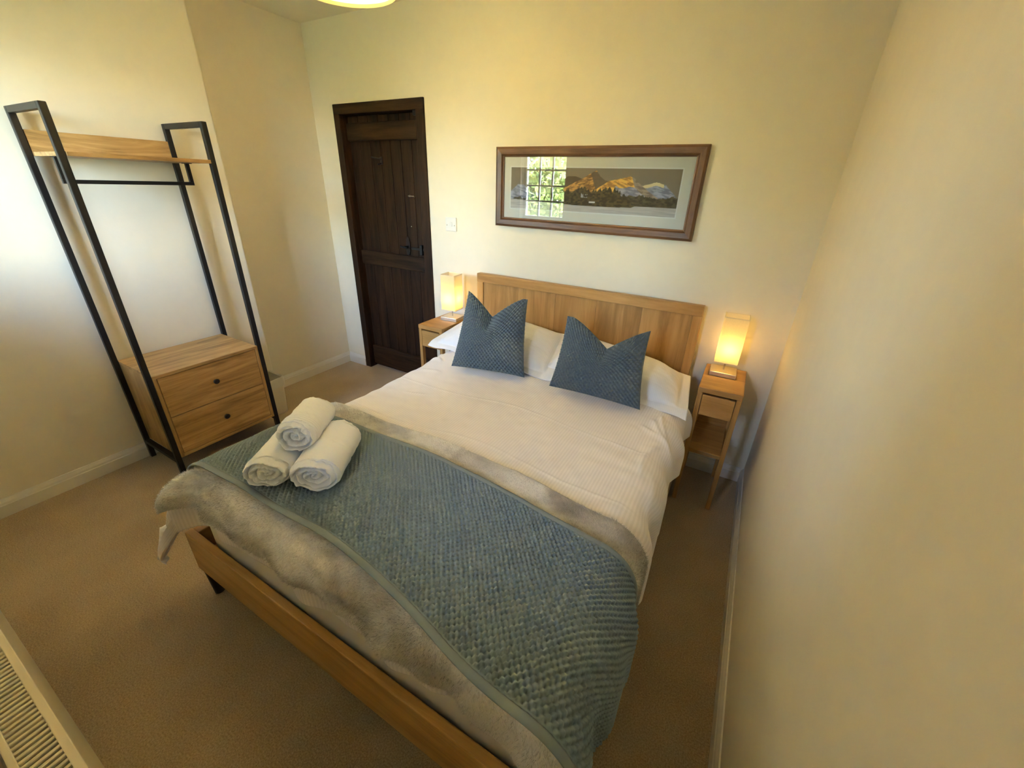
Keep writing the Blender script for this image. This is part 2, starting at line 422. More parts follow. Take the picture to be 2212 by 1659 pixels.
# garden beyond the window
struct(box('ground', (-14, 8, -24, YF-T-0.02, -0.12, -0.05), plain('lawn', (0.10, 0.16, 0.04), 0.95, var=0.3, vscale=8), bev=0))
def tree(loc, rad, n, label, c):
    t = thing('garden_tree', label, 'tree', loc, 0, 'garden trees beyond the window')
    bm = bmesh.new(); bm_cyl(bm, (0, 0, -0.06), (0, 0, rad*1.3), 0.10, 0.05, 10); obj('trunk', bm, plain('bark', (0.12, 0.09, 0.06), 0.9), t, True)
    p = rng.normal(size=(n, 3)); p /= np.linalg.norm(p, axis=1, keepdims=True)
    p *= (rng.rand(n, 1)**0.45)*rad; p[:, 2] = p[:, 2]*1.05+rad*1.05
    a = rng.normal(size=(n, 3)); a /= np.linalg.norm(a, axis=1, keepdims=True); b_ = np.cross(a, rng.normal(size=(n, 3))); b_ /= np.linalg.norm(b_, axis=1, keepdims=True)
    s = 0.035+0.05*rng.rand(n, 1)
    V = np.stack([p-a*s*1.6, p-b_*s*.6, p+a*s*1.6, p+b_*s*.6], 1).reshape(-1, 3)
    raw('foliage', V, np.arange(4*n).reshape(-1, 4), plain('leaves', c, 0.6, var=0.4, vscale=2), t, False)
tree((-3.9, -7.2, -0.05), 1.35, 5200, 'bushy green tree in the garden, nearest the window, mirrored in the picture glass', (0.26, 0.33, 0.09))
tree((-1.2, -10.6, -0.05), 1.5, 5200, 'yellow green tree in the garden, standing further back, mirrored in the picture glass', (0.42, 0.48, 0.14))

# ------------------------------------------------------------------ bed
BX0, BX1 = -0.581, 0.776
bed = thing('double_bed', 'oak double bed with panelled headboard made up with white bedding', 'bed', (0.098, -1.0, 0))
ox, oy = 0.098, -1.0
def B(d): return (d[0]-ox, d[1]-ox, d[2]-oy, d[3]-oy, d[4], d[5])
hb = box('headboard', B((BX0+0.03, BX1-0.03, -0.075, -0.058, 0.30, 0.935)), M_OAKZ, bed, 0.001)
box('top_rail', B((BX0, BX1, -0.090, -0.050, 0.925, 0.979)), M_OAKX, hb, 0.003)
box('stile', B((BX0, BX0+0.045, -0.0885, -0.050, 0.0, 0.926)), M_OAKZ, hb, 0.003)
box('stile', B((BX1-0.045, BX1, -0.0885, -0.050, 0.0, 0.926)), M_OAKZ, hb, 0.003)
for i in range(5):
    x = BX0+0.045+(BX1-BX0-0.09)*i/5; x2 = BX0+0.045+(BX1-BX0-0.09)*(i+1)/5
    m = wood('headboard_board_%d' % i, axis='Z', scale=0.8+0.1*i, knots=0.5+0.2*(i % 2), fine=0.5, cd=tuple(k*(0.9+.08*(i % 3)) for k in OAK['cd']), cm=tuple(k*(0.9+.07*((i*2) % 3)) for k in OAK['cm']), cl=OAK['cl'])
    box('panel_board', B((x+0.0004, x2-0.0004, -0.079, -0.073, 0.35, 0.926)), m, hb, 0.0008)
FX0, FX1 = -0.65, 0.84
M_OAKF = wood('lightened_oak', (0.43, 0.235, 0.062), (0.57, 0.33, 0.10), (0.67, 0.42, 0.15), axis='X', scale=1.2, knots=0.7, fine=0.5)  # same oak, lightened to stand in for light missing on the footboard
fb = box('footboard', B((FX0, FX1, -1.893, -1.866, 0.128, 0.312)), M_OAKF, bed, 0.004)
box('slatted_base', B((-0.608, 0.798, -1.864, -0.10, 0.20, 0.218)), M_OAKX, bed, 0.001)
box('side_rail', B((-0.648, -0.610, -1.866, -0.09, 0.16, 0.308)), M_OAKY, bed, 0.003)
box('side_rail', B((0.800, 0.836, -1.866, -0.09, 0.16, 0.308)), M_OAKY, bed, 0.003)
box('steel_rail', B((FX0+0.03, FX1-0.03, -1.875, -1.845, 0.095, 0.130)), M_BLACK, bed, 0.001)
for x, y in ((-0.612, -1.868), (0.80, -1.868)):
    bm = bmesh.new(); bm_cyl(bm, (x-ox, y-oy, 0), (x-ox, y-oy, 0.13), 0.017, 0.024, 20); obj('leg', bm, M_BLACK, bed, auto=True)
for x in (-0.56, 0.755):
    box('leg', B((x-0.02, x+0.02, -0.16, -0.12, 0, 0.16)), M_BLACK, bed, 0.002)
bm = bmesh.new(); bm_box(bm, BX0+0.01-ox, BX1-0.01-ox, -1.852-oy, -0.094-oy, 0.22, 0.545, bev=0.05, seg=4)
tag(obj('mattress', bm, M_SHEET, None, auto=True), 'white mattress on the oak bed, mostly covered by the duvet', 'mattress').location = (ox, oy, 0)

# --- draped layers.  s: across (x), t: along (y); beyond the edges they roll over and hang
def roll(u, flat, rad):
    """distance u past the flat edge -> (outward, down)"""
    q = np.clip(u, 0, rad*math.pi/2)/rad
    out = rad*np.sin(q); dn = rad*(1-np.cos(q)); ex = np.maximum(u-rad*math.pi/2, 0)
    return out, dn+ex
def drape(S, Tt, xl, xr, yf, rl, rr, rf, top, wr=1.0, lift=0.0, foldamp=0.012, seed=0.0):
    """xl,xr,yf = where the side walls of the drop stand; Tt decreasing to the foot"""
    ul = (xl+rl)-S; ur = S-(xr-rr); uf = (yf+rf)-Tt
    ol, dl = roll(ul, 0, rl); orr, d_r = roll(ur, 0, rr); of, df = roll(uf, 0, rf)
    X = np.where(ul > 0, (xl+rl)-ol, np.where(ur > 0, (xr-rr)+orr, S))
    Y = np.where(uf > 0, (yf+rf)-of, Tt)
    base = 0.007*fbm(X*2.1+3, Y*2.1+5, 3)+0.010*np.cos(np.clip((X-ox)/0.75, -1, 1)*1.4)
    edge = np.exp(-np.minimum.reduce([np.abs(np.minimum(ul, 0))+0, np.abs(np.minimum(ur, 0))])/0.12)
    small = 0.0035*wr*fbm(X*7+seed, Y*7, 3)+0.006*wr*edge*fbm(X*5+seed, Y*11+seed, 2)
    Z = top+base+small-dl-d_r-df
    side = sstep(0.02, 0.20, ul)
    sider = sstep(0.02, 0.22, ur); sf = sstep(0.03, 0.2, uf)
    fold = foldamp*(np.sin(Tt*19+seed+1.6*vnoise(Tt*3, S*2))+0.6*np.sin(Tt*41+seed*2))
    foldx = foldamp*(np.sin(S*17+seed)+0.6*np.sin(S*37+seed*2+2*vnoise(S*3, Tt)))
    X = X-side*(fold+0.0)+sider*(fold+0.012)
    Y = Y-sf*foldx*0.8
    X = X-side*0.055*sstep(-1.5, -1.8, Tt)
    both = np.minimum(np.maximum(ul, 0), np.maximum(uf, 0)); X = X-0.30*both; Y = Y-0.34*both
    bothr = np.minimum(np.maximum(ur, 0), np.maximum(uf, 0)); X = X+0.10*bothr; Y = Y-0.15*bothr
    P = np.stack([X-ox, Y-oy, Z], -1)
    if lift: P = P+grid_normals(P)*lift
    return P
def add_uv(o, U, V):
    me = o.data; uvl = me.uv_layers.new(name='UVMap')
    li = np.zeros(len(me.loops), int); me.loops.foreach_get('vertex_index', li)
    uv = np.stack([U.ravel()[li], V.ravel()[li]], -1).astype(np.float32); uvl.data.foreach_set('uv', uv.ravel())
def up_sign(P):
    return 1 if grid_normals(P)[P.shape[0]//2, P.shape[1]//2, 2] > 0 else -1

def sheet(name, P, mat, parent, thick, loc=(ox, oy, 0), UV=None, cols=None):
    nu, nv = P.shape[:2]; F = grid_faces(nu, nv)
    if up_sign(P) < 0: F = F[:, ::-1]
    o = raw(name, P.reshape(-1, 3), F, mat, parent, True, cols=cols, solid=thick, offset=-1)
    if loc: o.location = loc
    if UV is not None: add_uv(o, *UV)
    return o

# duvet
nu, nv = 420, 420
s = np.linspace(-0.575-0.16, 0.84+0.20, nu); t = np.linspace(-0.36, -1.862-0.165, nv)
S, Tt = np.meshgrid(s, t, indexing='ij')
# the right hem is shorter near the head and under the throws
sc = np.ones_like(S)
S2 = np.where(S > 0.73, 0.73+(S-0.73)*(0.80+0.36*sstep(-0.40, -1.0, Tt)+0.05*np.sin(Tt*9)), S)
Pd = drape(S2, Tt, -0.575, 0.835, -1.862, 0.11, 0.11, 0.09, 0.583, wr=1.6, foldamp=0.013, seed=1.3)
flat = sstep(0.84, 0.70, S)*sstep(-0.60, -0.48, S)
for yc, a, wv in ((-0.905, 0.0032, 0.0055), (-1.225, 0.003, 0.0055)):
    yy = yc+0.035*np.sin(S*3.1+0.4)+0.012*np.sin(S*9)-0.03*S
    Pd[..., 2] += a*flat*np.exp(-((Tt-yy)/wv)**2)*(0.7+0.3*np.sin(S*13))
# folds fanning from the right-hand cushion and pillow corners
for (cx, cy, ang, w, ln, a) in ((0.70, -0.62, -0.9, 0.014, 0.26, 0.010), (0.74, -0.55, -1.25, 0.012, 0.30, 0.010), (0.66, -0.70, -0.3, 0.014, 0.2, 0.007), (0.78, -0.8, -1.7, 0.014, 0.32, 0.010), (0.80, -1.0, -1.3, 0.016, 0.3, 0.009),
                           (-0.46, -0.62, 2.6, 0.016, 0.22, 0.010), (-0.42, -0.66, 2.9, 0.014, 0.22, 0.008), (-0.34, -0.76, 3.5, 0.016, 0.25, 0.006), (-0.38, -1.02, 0.4, 0.008, 0.16, 0.004)):
    dx, dy = math.cos(ang), math.sin(ang); al = (S-cx)*dx+(Tt-cy)*dy; ac = -(S-cx)*dy+(Tt-cy)*dx+0.02*np.sin(al*14)
    Pd[..., 2] += a*np.exp(-(ac/w)**2)*sstep(0, .05, al)*sstep(ln, ln*.5, al)
duvet = tag(sheet('duvet', Pd, M_DUVET, None, 0.018, UV=(S, Tt)), 'white striped cotton duvet spread over the whole bed', 'duvet')

# faux fur throw
nu, nv = 460, 190
s = np.linspace(-0.585-0.02, 0.875+0.20, nu); t = np.linspace(-1.29, -1.885-0.085, nv)
S, Tt = np.meshgrid(s, t, indexing='ij')
wob = 0.010*np.sin(S*6)+0.008*np.sin(S*15+1)
Tw = Tt+np.where(Tt < -1.6, 1, 0.6)*wob*np.abs((Tt+1.6)/0.3)
Tw = Tw-0.035*sstep(0.2, 0.78, S)*sstep(-1.7, -1.5, Tt)-0.040*sstep(-0.3, 0.6, S)*sstep(-1.75, -1.95, Tt)
def fur_surface(S, Tw): return drape(S, Tw, -0.590, 0.850, -1.888, 0.12, 0.13, 0.10, 0.612, wr=1.0, foldamp=0.012, seed=1.3)
Pf = fur_surface(S, Tw)
Pf[..., 2] += 0.004*fbm(S*14, Tt*14, 3)
def fur_col(x, y):
    a = fbm(x*5+2, y*9+7, 4); b = fbm(x*22, y*30, 2)
    k = np.clip(0.92+1.0*a+0.30*b, 0, 1)[..., None]
    k2 = np.clip(sstep(0.0, 0.55, x)*(0.35+1.9*fbm(x*4+9, y*5+3, 4)), 0, 1)[..., None]
    k = k*(1-0.75*k2)
    return np.array([0.30, 0.28, 0.262])*(1-k)+np.array([0.88, 0.855, 0.83])*k
cf = fur_col(S, Tt)
throw = tag(sheet('fur_throw', Pf, M_FUR, None, 0.010, cols=cf.reshape(-1, 3)), 'mottled grey faux fur throw across the foot of the bed under the knit blanket', 'throw')
nrm = grid_normals(Pf)*up_sign(Pf)
nb = 150000
ii = rng.rand(nb)*(nu-1.01); jj = rng.rand(nb)*(nv-1.01)
tt_ = t[0]+(t[-1]-t[0])*jj/(nv-1)
keep = (tt_ > -1.43) | (tt_ < -1.80); ii = ii[keep]; jj = jj[keep]; nb = len(ii)
i0 = ii.astype(int); j0 = jj.astype(int); fi = (ii-i0)[:, None]; fj = (jj-j0)[:, None]
def bil(A): return (A[i0, j0]*(1-fi)+A[i0+1, j0]*fi)*(1-fj)+(A[i0, j0+1]*(1-fi)+A[i0+1, j0+1]*fi)*fj
pb = bil(Pf); nbv = bil(nrm); cb = bil(cf)
sx_, sy_ = s[i0], t[j0]
dirx = 1.0*fbm(sx_*6, sy_*6, 2)+0.35*rng.normal(size=nb); diry = -0.5+1.0*fbm(sx_*6+40, sy_*6+9, 2)+0.35*rng.normal(size=nb)
tang = np.stack([dirx, diry, np.zeros(nb)], -1); tang -= nbv*np.sum(tang*nbv, 1, keepdims=True)
d = nbv*0.55+tang*0.75; d /= np.linalg.norm(d, axis=1, keepdims=True)
ln = (0.005+0.006*rng.rand(nb))[:, None]
sd = np.cross(d, nbv); sd /= np.linalg.norm(sd, axis=1, keepdims=True)+1e-9
wv = 0.0007
V = np.stack([pb-sd*wv, pb+sd*wv, pb+d*ln*.6+sd*wv*.7-nbv*0.0008, pb+d*ln-nbv*0.002], 1).reshape(-1, 3)
Fh = np.arange(nb)[:, None]*4+np.array([[0, 1, 2]]); Fh2 = np.arange(nb)[:, None]*4+np.array([[0, 2, 3]])
cc = np.clip(cb*(0.75+0.5*rng.rand(nb, 1)), 0, 1)
C4 = np.repeat(cc[:, None, :], 4, 1); C4[:, 3] *= 1.08
pile = raw('fur_pile', V, np.concatenate([Fh, Fh2]), M_FUR, throw, True, cols=np.clip(C4.reshape(-1, 3), 0, 1))

# chunky knit blanket with satin trims
def knit_h(u, v, P=0.0168):
    c = np.cos(2*np.pi*u/P)*np.cos(2*np.pi*v/P)
    return 0.0050*(np.clip(c, 0, 1)**0.75)-0.0070*(np.clip(-c, 0, 1)**1.2)
K0, K1 = -1.395, -1.838
nu, nv = 1020, 270
s = np.linspace(-0.56-0.075, 0.885+0.215, nu); t = np.linspace(K0-0.022, K1+0.024, nv)
S, Tt = np.meshgrid(s, t, indexing='ij')
def knit_surface(S, Tt, top=0.640):
    Tq = Tt+0.004*np.sin(S*5+1)+0.002*np.sin(S*17)-0.012*np.clip(S-0.1, 0, 1)-0.042*sstep(0.2, 0.78, S)-0.034*sstep(0.1, 0.75, S)*sstep(-1.55, -1.84, Tt)
    return drape(S, Tq, -0.572, 0.864, -2.6, 0.12, 0.135, 0.10, top, wr=1.0, foldamp=0.012, seed=1.3)
Pk = knit_surface(S, Tt); nk = grid_normals(Pk)*up_sign(Pk)
env = sstep(0, 0.006, K0-0.022-Tt)*sstep(0, 0.006, Tt-(K1+0.024))
wr = 0.8+0.35*fbm(S*3, Tt*3, 2)
Pk = Pk+nk*(knit_h(S+0.003*fbm(S*8, Tt*8, 2), Tt+0.003*fbm(S*8+9, Tt*8, 2))*env*wr)[..., None]
knit = tag(sheet('knit_blanket', Pk, M_KNIT, None, 0.007), 'grey blue chunky knit blanket laid across the bed over the fur throw', 'blanket')
for (a, b) in ((K0-0.006, K0-0.024), (K1+0.024, K1+0.005)):
    s3 = np.linspace(s[0], s[-1], 320); t3 = np.linspace(a, b, 9)
    S3, T3 = np.meshgrid(s3, t3, indexing='ij'); P3 = knit_surface(S3, T3, 0.6395)
    P3 = P3+(grid_normals(P3)*up_sign(P3))*(0.0025*np.sin(np.linspace(0, math.pi, 9)))[None, :, None]
    o = sheet('satin_trim', P3, M_KTRIM, knit, 0.006, loc=None)
    o['label'] = 'smooth satin edging of the knit blanket'

# ------------------------------------------------------------------ pillows
def pillow(name, corners, thick, label, seed, sag):
    """corners: fl, fr, br, bl world points; flanged pillowcase"""
    fl, fr, br, bl = [np.array(c, float) for c in corners]; cen = (fl+fr+br+bl)/4
    n = 130; a = np.linspace(-1, 1, n); A, Bv = np.meshgrid(a, a, indexing='ij')
    u = (A+1)/2; v = (Bv+1)/2
    mid = (fl*(1-u)[..., None]+fr*u[..., None])*(1-v)[..., None]+(bl*(1-u)[..., None]+br*u[..., None])*v[..., None]
    ia = np.clip(np.abs(A)/0.88, 0, 1); ib = np.clip(np.where(Bv < 0, -Bv/0.84, Bv/0.94), 0, 1)
    prof = ((1-ia**3.0)*(1-ib**2.6))**0.62
    nrm = np.cross(fr-fl, bl-fl); nrm /= np.linalg.norm(nrm)
    wr = 0.007*fbm(A*4+seed, Bv*4, 4)*np.clip(prof*3, 0, 1)+0.006*np.clip(fbm(A*9+seed, Bv*3, 2), 0, 1)*np.clip(prof*3, 0, 1)*np.clip(1-prof, 0, 1)
    # flange droops at the front
    dr_ = np.zeros_like(A); dr_ -= sag*np.clip((-Bv-0.80)/0.20, 0, 1)**1.5*(0.6+0.4*np.abs(A))
    dr_ += 0.006*np.sin(A*11+seed)*np.clip((-Bv-0.75)/0.25, 0, 1)
    top = mid+nrm*(thick*prof+wr+0.002)[..., None]; bot = mid-nrm*(thick*0.45*prof+0.002-wr*.3)[..., None]
    top[..., 2] += dr_; bot[..., 2] += dr_
    # creased dimple in towards the corners
    V = np.concatenate([top.reshape(-1, 3), bot.reshape(-1, 3)])-cen
    F = grid_faces(n, n); F2 = grid_faces(n, n, off=n*n)[:, ::-1]
    per = [i*n for i in range(n)]+[(n-1)*n+j for j in range(1, n)]+[i*n+n-1 for i in range(n-2, -1, -1)]+[j for j in range(n-2, 0, -1)]
    per = np.array(per); nx = np.roll(per, -1)
    F3 = np.stack([per, per+n*n, nx+n*n, nx], -1)
    o = raw(name, V, np.concatenate([F, F2, F3]), M_PILLOW, None, True); o.location = cen
    bm = bmesh.new(); bm.from_mesh(o.data); bmesh.ops.recalc_face_normals(bm, faces=bm.faces); bm.to_mesh(o.data); bm.free()
    w = np.linalg.norm(fr-fl)
    U = np.concatenate([(A*w/2).ravel(), (A*w/2).ravel()]); add_uv(o, U, np.concatenate([Bv.ravel()*.25]*2))
    return tag(o, label, 'pillow', 'white pillows against the headboard')
pillow('pillow', ((-0.665, -0.50, 0.612), (0.19, -0.56, 0.615), (0.10, -0.115, 0.70), (-0.60, -0.115, 0.70)), 0.095, 'white flanged pillow on the left half of the bed, pointed corner over the mattress edge', 2.0, 0.012)
pillow('pillow', ((0.065, -0.50, 0.628), (0.835, -0.53, 0.60), (0.79, -0.125, 0.615), (0.10, -0.115, 0.705)), 0.095, 'white flanged pillow on the right half of the bed beside the lit lamp, corner drooping', 5.0, 0.030)

# ------------------------------------------------------------------ cushions
def cushion(BL, BR, TR, TL, thick, chop, label, seed, tilt):
    BL, BR, TR, TL = [np.array(k, float) for k in (BL, BR, TR, TL)]; cen = (BL+BR)/2
    n = 230; a = np.linspace(-1, 1, n); A, Bv = np.meshgrid(a, a, indexing='ij')
    # pinch the sides inwards
    pin = 0.055
    A2 = A*(1-pin*(1-Bv**2)); B2 = Bv*(1-0.035*(1-A**2)*(Bv < 0))
    u = (A2+1)/2; v = (B2+1)/2
    mid = (BL*(1-u)[..., None]+BR*u[..., None])*(1-v)[..., None]+(TL*(1-u)[..., None]+TR*u[..., None])*v[..., None]
    upv = ((TL+TR)-(BL+BR)); upv /= np.linalg.norm(upv)
    nrm = np.cross(BR-BL, TL-BL); nrm /= np.linalg.norm(nrm)   # points to the viewer side (-y)
    if nrm[1] > 0: nrm = -nrm
    V_ = np.clip(1-np.abs(A-tilt)/(0.95), 0, 1)**1.25*sstep(-0.5, 1.0, Bv)
    mid = mid-upv*(chop*V_)[..., None]
    prof = ((1-np.abs(A)**2.6)*(1-np.abs(Bv)**2.6))**0.60
    wr = 0.004*fbm(A*3+seed, Bv*3, 3)
    dimp = np.exp(-((A-tilt)/0.22)**2)*sstep(0.2, 1.0, Bv)
    tf = thick*prof*(1-0.5*dimp)+wr*prof; tb = thick*0.75*prof*(1-0.45*dimp)
    lw = np.linalg.norm(BR-BL)/2; lh = np.linalg.norm(TL-BL)/2
    P = 0.0200
    c = np.cos(2*np.pi*A*lw/P)*np.cos(2*np.pi*Bv*lh/(P*1.10))
    wf = 0.0030*np.clip(c, 0, 1)**.8-0.0048*np.clip(-c, 0, 1)**1.2
    ed = np.clip((1-np.maximum(np.abs(A), np.abs(Bv)))/0.03, 0, 1)
    FrP = mid+nrm*(tf)[..., None]; BkP = mid-nrm*(tb)[..., None]
    gn = grid_normals(FrP); gn *= np.sign(np.sum(gn*nrm, -1, keepdims=True).mean())
    FrP = FrP+gn*(wf*ed)[..., None]
    gb = grid_normals(BkP); gb *= -np.sign(np.sum(gb*nrm, -1, keepdims=True).mean())
    BkP = BkP+gb*(wf*ed)[..., None]
    V = np.concatenate([FrP.reshape(-1, 3), BkP.reshape(-1, 3)])-cen
    F = grid_faces(n, n); F2 = grid_faces(n, n, off=n*n)[:, ::-1]
    per = np.array([i*n for i in range(n)]+[(n-1)*n+j for j in range(1, n)]+[i*n+n-1 for i in range(n-2, -1, -1)]+[j for j in range(n-2, 0, -1)]); nx = np.roll(per, -1)
    F3 = np.stack([per, per+n*n, nx+n*n, nx], -1)
    o = raw('cushion', V, np.concatenate([F, F2, F3]), M_CUSH, None, True); o.location = cen
    bm = bmesh.new(); bm.from_mesh(o.data); bmesh.ops.remove_doubles(bm, verts=bm.verts, dist=1e-5); bmesh.ops.recalc_face_normals(bm, faces=bm.faces); bm.to_mesh(o.data); bm.free()
    return tag(o, label, 'cushion', 'blue waffle cushions on the bed')
cushion((-0.322, -0.715, 0.622), (0.070, -0.630, 0.622), (-0.028, -0.44, 0.965), (-0.316, -0.555, 0.993), 0.074, 0.118, 'slate blue waffle cushion standing on the left of the bed nearest the door', 1.0, -0.08)
cushion((0.215, -0.650, 0.624), (0.650, -0.640, 0.620), (0.606, -0.46, 0.928), (0.228, -0.52, 0.942), 0.078, 0.118, 'slate blue waffle cushion standing on the right of the bed nearest the right-hand lamp', 4.0, 0.10)

# ------------------------------------------------------------------ rolled towels
def towel(face, back, rx, rz, label, seed, pitch_, bands, twist):
    face = np.array(face, float); back = np.array(back, float); ax = back-face; Ln = np.linalg.norm(ax); ax /= Ln
    side = np.cross(ax, [0, 0, 1]); side /= np.linalg.norm(side); upv = np.cross(side, ax)
    nth = 140; nl = 70; th = np.linspace(0, 2*np.pi, nth, endpoint=False)
    def ring(r, th, off):
        rr = r*(1+0.035*np.sin(2*th+seed)+0.02*np.sin(3*th+seed*2))
        x = rx*rr*np.cos(th); z = rz*rr*np.sin(th); z = np.where(z < 0, z*0.93, z)
        return face+side*x[..., None]+upv*z[..., None]+ax*off[..., None]
    # end cap rings from centre outwards, spiral grooves
    nr = 46; V = []
    def cap(sign):
        R, TH = np.meshgrid(np.linspace(0.04, 1.0, nr), th, indexing='ij')
        ph = (R/pitch_)-(TH+twist)/(2*np.pi); fr = ph-np.floor(ph); dd = np.minimum(fr, 1-fr)*pitch_*rx
        g = -0.010*np.exp(-(dd/0.0022)**2)*sstep(1.0, .90, R)
        wob = 0.010*fbm(np.cos(TH)*R*4+seed, np.sin(TH)*R*3, 3)
        lip = -0.016*sstep(0.84, 1.0, R)**2
        puff = 0.010*np.sin(np.pi*fr)*sstep(1.0, .9, R)
        h = g+wob+lip+puff-0.010*(1-R)
        off = -h if sign < 0 else Ln+h
        Rw = R+0.03*fbm(np.cos(TH)*R*2+seed*3, np.sin(TH)*R*2, 2)*(1-R)
        return ring(Rw, TH, off)
    C0 = cap(-1); C1 = cap(1)
    k, TH = np.meshgrid(np.linspace(0, 1, nl), th, indexing='ij')
    rr = 1+0.035*fbm(k*4+seed, np.cos(TH)*1.7+np.sin(TH), 4)+0.012*fbm(k*14+seed, np.cos(TH)*5, 2)
    for (p, w, a) in bands: rr = rr+a*np.exp(-((k-p)/w)**2)
    step = 0.035*sstep(0.0, 0.10, ((TH+3.9+0.1*np.sin(k*5)) % (2*np.pi))/(2*np.pi))*1.0
    rr = rr+step-0.03
    bodyring = ring(1.0, TH, 0.016+k*(Ln-0.032))
    cline = face+ax*(0.016+k*(Ln-0.032))[..., None]
    Bd = cline+(bodyring-cline)*rr[..., None]
    V = np.concatenate([C0.reshape(-1, 3), Bd.reshape(-1, 3), C1[::-1].reshape(-1, 3)])
    tot = nr+nl+nr
    F = grid_faces(tot, nth, wrap=True)
    V = np.concatenate([V, [face+ax*0.008], [back-ax*0.008]]); n0 = len(V)-2
    j = np.arange(nth); Fa = np.stack([np.full(nth, n0), j, (j+1) % nth], -1); b0 = (tot-1)*nth
    Fb = np.stack([np.full(nth, n0+1), b0+(j+1) % nth, b0+j], -1)
    cen = (face+back)/2-np.array([0, 0, rz])
    o = raw('rolled_towel', V-cen, [tuple(x) for x in F]+[tuple(x) for x in Fa]+[tuple(x) for x in Fb], M_TOWEL, None, True); o.location = cen
    bm = bmesh.new(); bm.from_mesh(o.data); bmesh.ops.recalc_face_normals(bm, faces=bm.faces); bm.to_mesh(o.data); bm.free()
    return tag(o, label, 'towel', 'rolled towels on the blanket')
ZT = 0.655
towel((-0.180, -1.787, ZT+0.047), (-0.302, -1.585, ZT+0.047), 0.067, 0.053, 'rolled white towel, lower left of the stack of three', 1.0, 0.30, [(0.5, 0.05, -0.02)], 0.3)
towel((-0.048, -1.724, ZT+0.049), (-0.172, -1.525, ZT+0.049), 0.071, 0.055, 'rolled white towel, lower right of the stack of three', 2.3, 0.27, [(0.45, 0.03, 0.03), (0.53, 0.05, -0.04)], 1.4)
towel((-0.158, -1.692, ZT+0.130), (-0.258, -1.535, ZT+0.120), 0.060, 0.050, 'rolled white towel with ribbed edge, resting on top of the other two', 4.1, 0.34, [(0.06, 0.014, 0.03), (0.13, 0.014, 0.03), (0.19, 0.014, 0.025), (0.42, 0.10, -0.045)], 2.6)

# ------------------------------------------------------------------ nightstands
NW, ND, NH = 0.190, 0.328, 0.667
ns = thing('bedside_table', 'narrow oak bedside table to the right of the bed beside the right wall', 'bedside table', (0.941, -0.0205, 0), 0, 'oak bedside tables')
box('table_top', (-NW/2, NW/2, -ND, 0, NH-0.027, NH), M_OAKX, ns, 0.003)
lw = 0.022
for x in (-NW/2+0.001, NW/2-lw-0.001):
    for y in (-ND+0.001, -lw-0.001):
        box('leg', (x, x+lw, y, y+lw+ (0.006 if y < -0.1 else 0), 0, NH-0.027), M_OAKZ, ns, 0.002)
    box('side_panel', (x+0.004, x+lw-0.004, -ND+0.028, -0.023, 0.520, NH-0.027), M_OAKY, ns, 0.001)
dw = box('drawer', (-NW/2+lw+0.003, NW/2-lw-0.003, -ND+0.001, -ND+0.018, 0.524, 0.630), M_OAKX, ns, 0.002)
boxes('drawer_box', [(-NW/2+lw+0.006, NW/2-lw-0.006, -ND+0.018, -0.03, 0.532, 0.536), (-NW/2+lw+0.006, -NW/2+lw+0.014, -ND+0.018, -0.03, 0.536, 0.61), (NW/2-lw-0.014, NW/2-lw-0.006, -ND+0.018, -0.03, 0.536, 0.61), (-NW/2+lw+0.014, NW/2-lw-0.014, -0.038, -0.03, 0.536, 0.61)], M_OAKY, dw, 0)
box('shelf', (-NW/2+lw, NW/2-lw, -ND+0.002, -0.006, 0.308, 0.330), M_OAKX, ns, 0.002)
box('back_rail', (-NW/2+lw, NW/2-lw, -0.020, -0.006, 0.330, 0.440), M_OAKX, ns, 0.001)
dup(ns, (-0.7456, -0.054, 0), 'narrow oak bedside table to the left of the bed beside the dark door')

# ------------------------------------------------------------------ bedside lamps
def table_lamp(loc, rot, label):
    t = thing('table_lamp', label, 'lamp', loc, rot, 'lit bedside lamps')
    box('lamp_base', (-0.060, 0.060, -0.055, 0.055, 0, 0.022), M_STEEL, t, 0.002)
    bm = bmesh.new(); bm_cyl(bm, (0, 0, 0.022), (0, 0, 0.115), 0.004, n=12); bm_cyl(bm, (0, 0, 0.100), (0, 0, 0.128), 0.013, n=20); obj('stem', bm, M_CHROME, t, auto=True)
    w, d2, z0, z1, r = 0.0525, 0.052, 0.070, 0.300, 0.006
    bm = bmesh.new()
    pts = []
    for cx, cy, a0 in ((w-r, d2-r, 0), (-w+r, d2-r, 90), (-w+r, -d2+r, 180), (w-r, -d2+r, 270)):
        for k in range(5):
            a = math.radians(a0+k*22.5); pts.append((cx+r*math.cos(a), cy+r*math.sin(a)))
    n = len(pts); lo = [bm.verts.new((x, y, z0)) for x, y in pts]; hi = [bm.verts.new((x, y, z1)) for x, y in pts]
    for i in range(n): bm.faces.new((lo[i], lo[(i+1) % n], hi[(i+1) % n], hi[i]))
    sh = obj('lamp_shade', bm, M_SHADE, t)
    for zz in (z0, z1-0.004):
        bm = bmesh.new()
        ring = [[bm.verts.new((x*sx, y*sx, zz+dz)) for x, y in pts] for sx, dz in ((1.012, 0), (1.012, 0.004), (0.985, 0.004), (0.985, 0))]
        for a in range(4):
            for i in range(n): bm.faces.new((ring[a][i], ring[a][(i+1) % n], ring[(a+1) % 4][(i+1) % n], ring[(a+1) % 4][i]))
        bmesh.ops.recalc_face_normals(bm, faces=bm.faces)
        obj('shade_edging', bm, M_HEM, sh)
    bm = bmesh.new(); bmesh.ops.create_uvsphere(bm, u_segments=20, v_segments=12, radius=0.021, matrix=Matrix.Translation((0, 0, 0.142)))
    obj('bulb', bm, M_BULB, t, True)
    return t
table_lamp((0.929, -0.120, NH), 0.03, 'lit rectangular linen lamp on the right-hand bedside table')
table_lamp((-0.726, -0.168, NH), 0.10, 'lit rectangular linen lamp on the left-hand bedside table by the door')

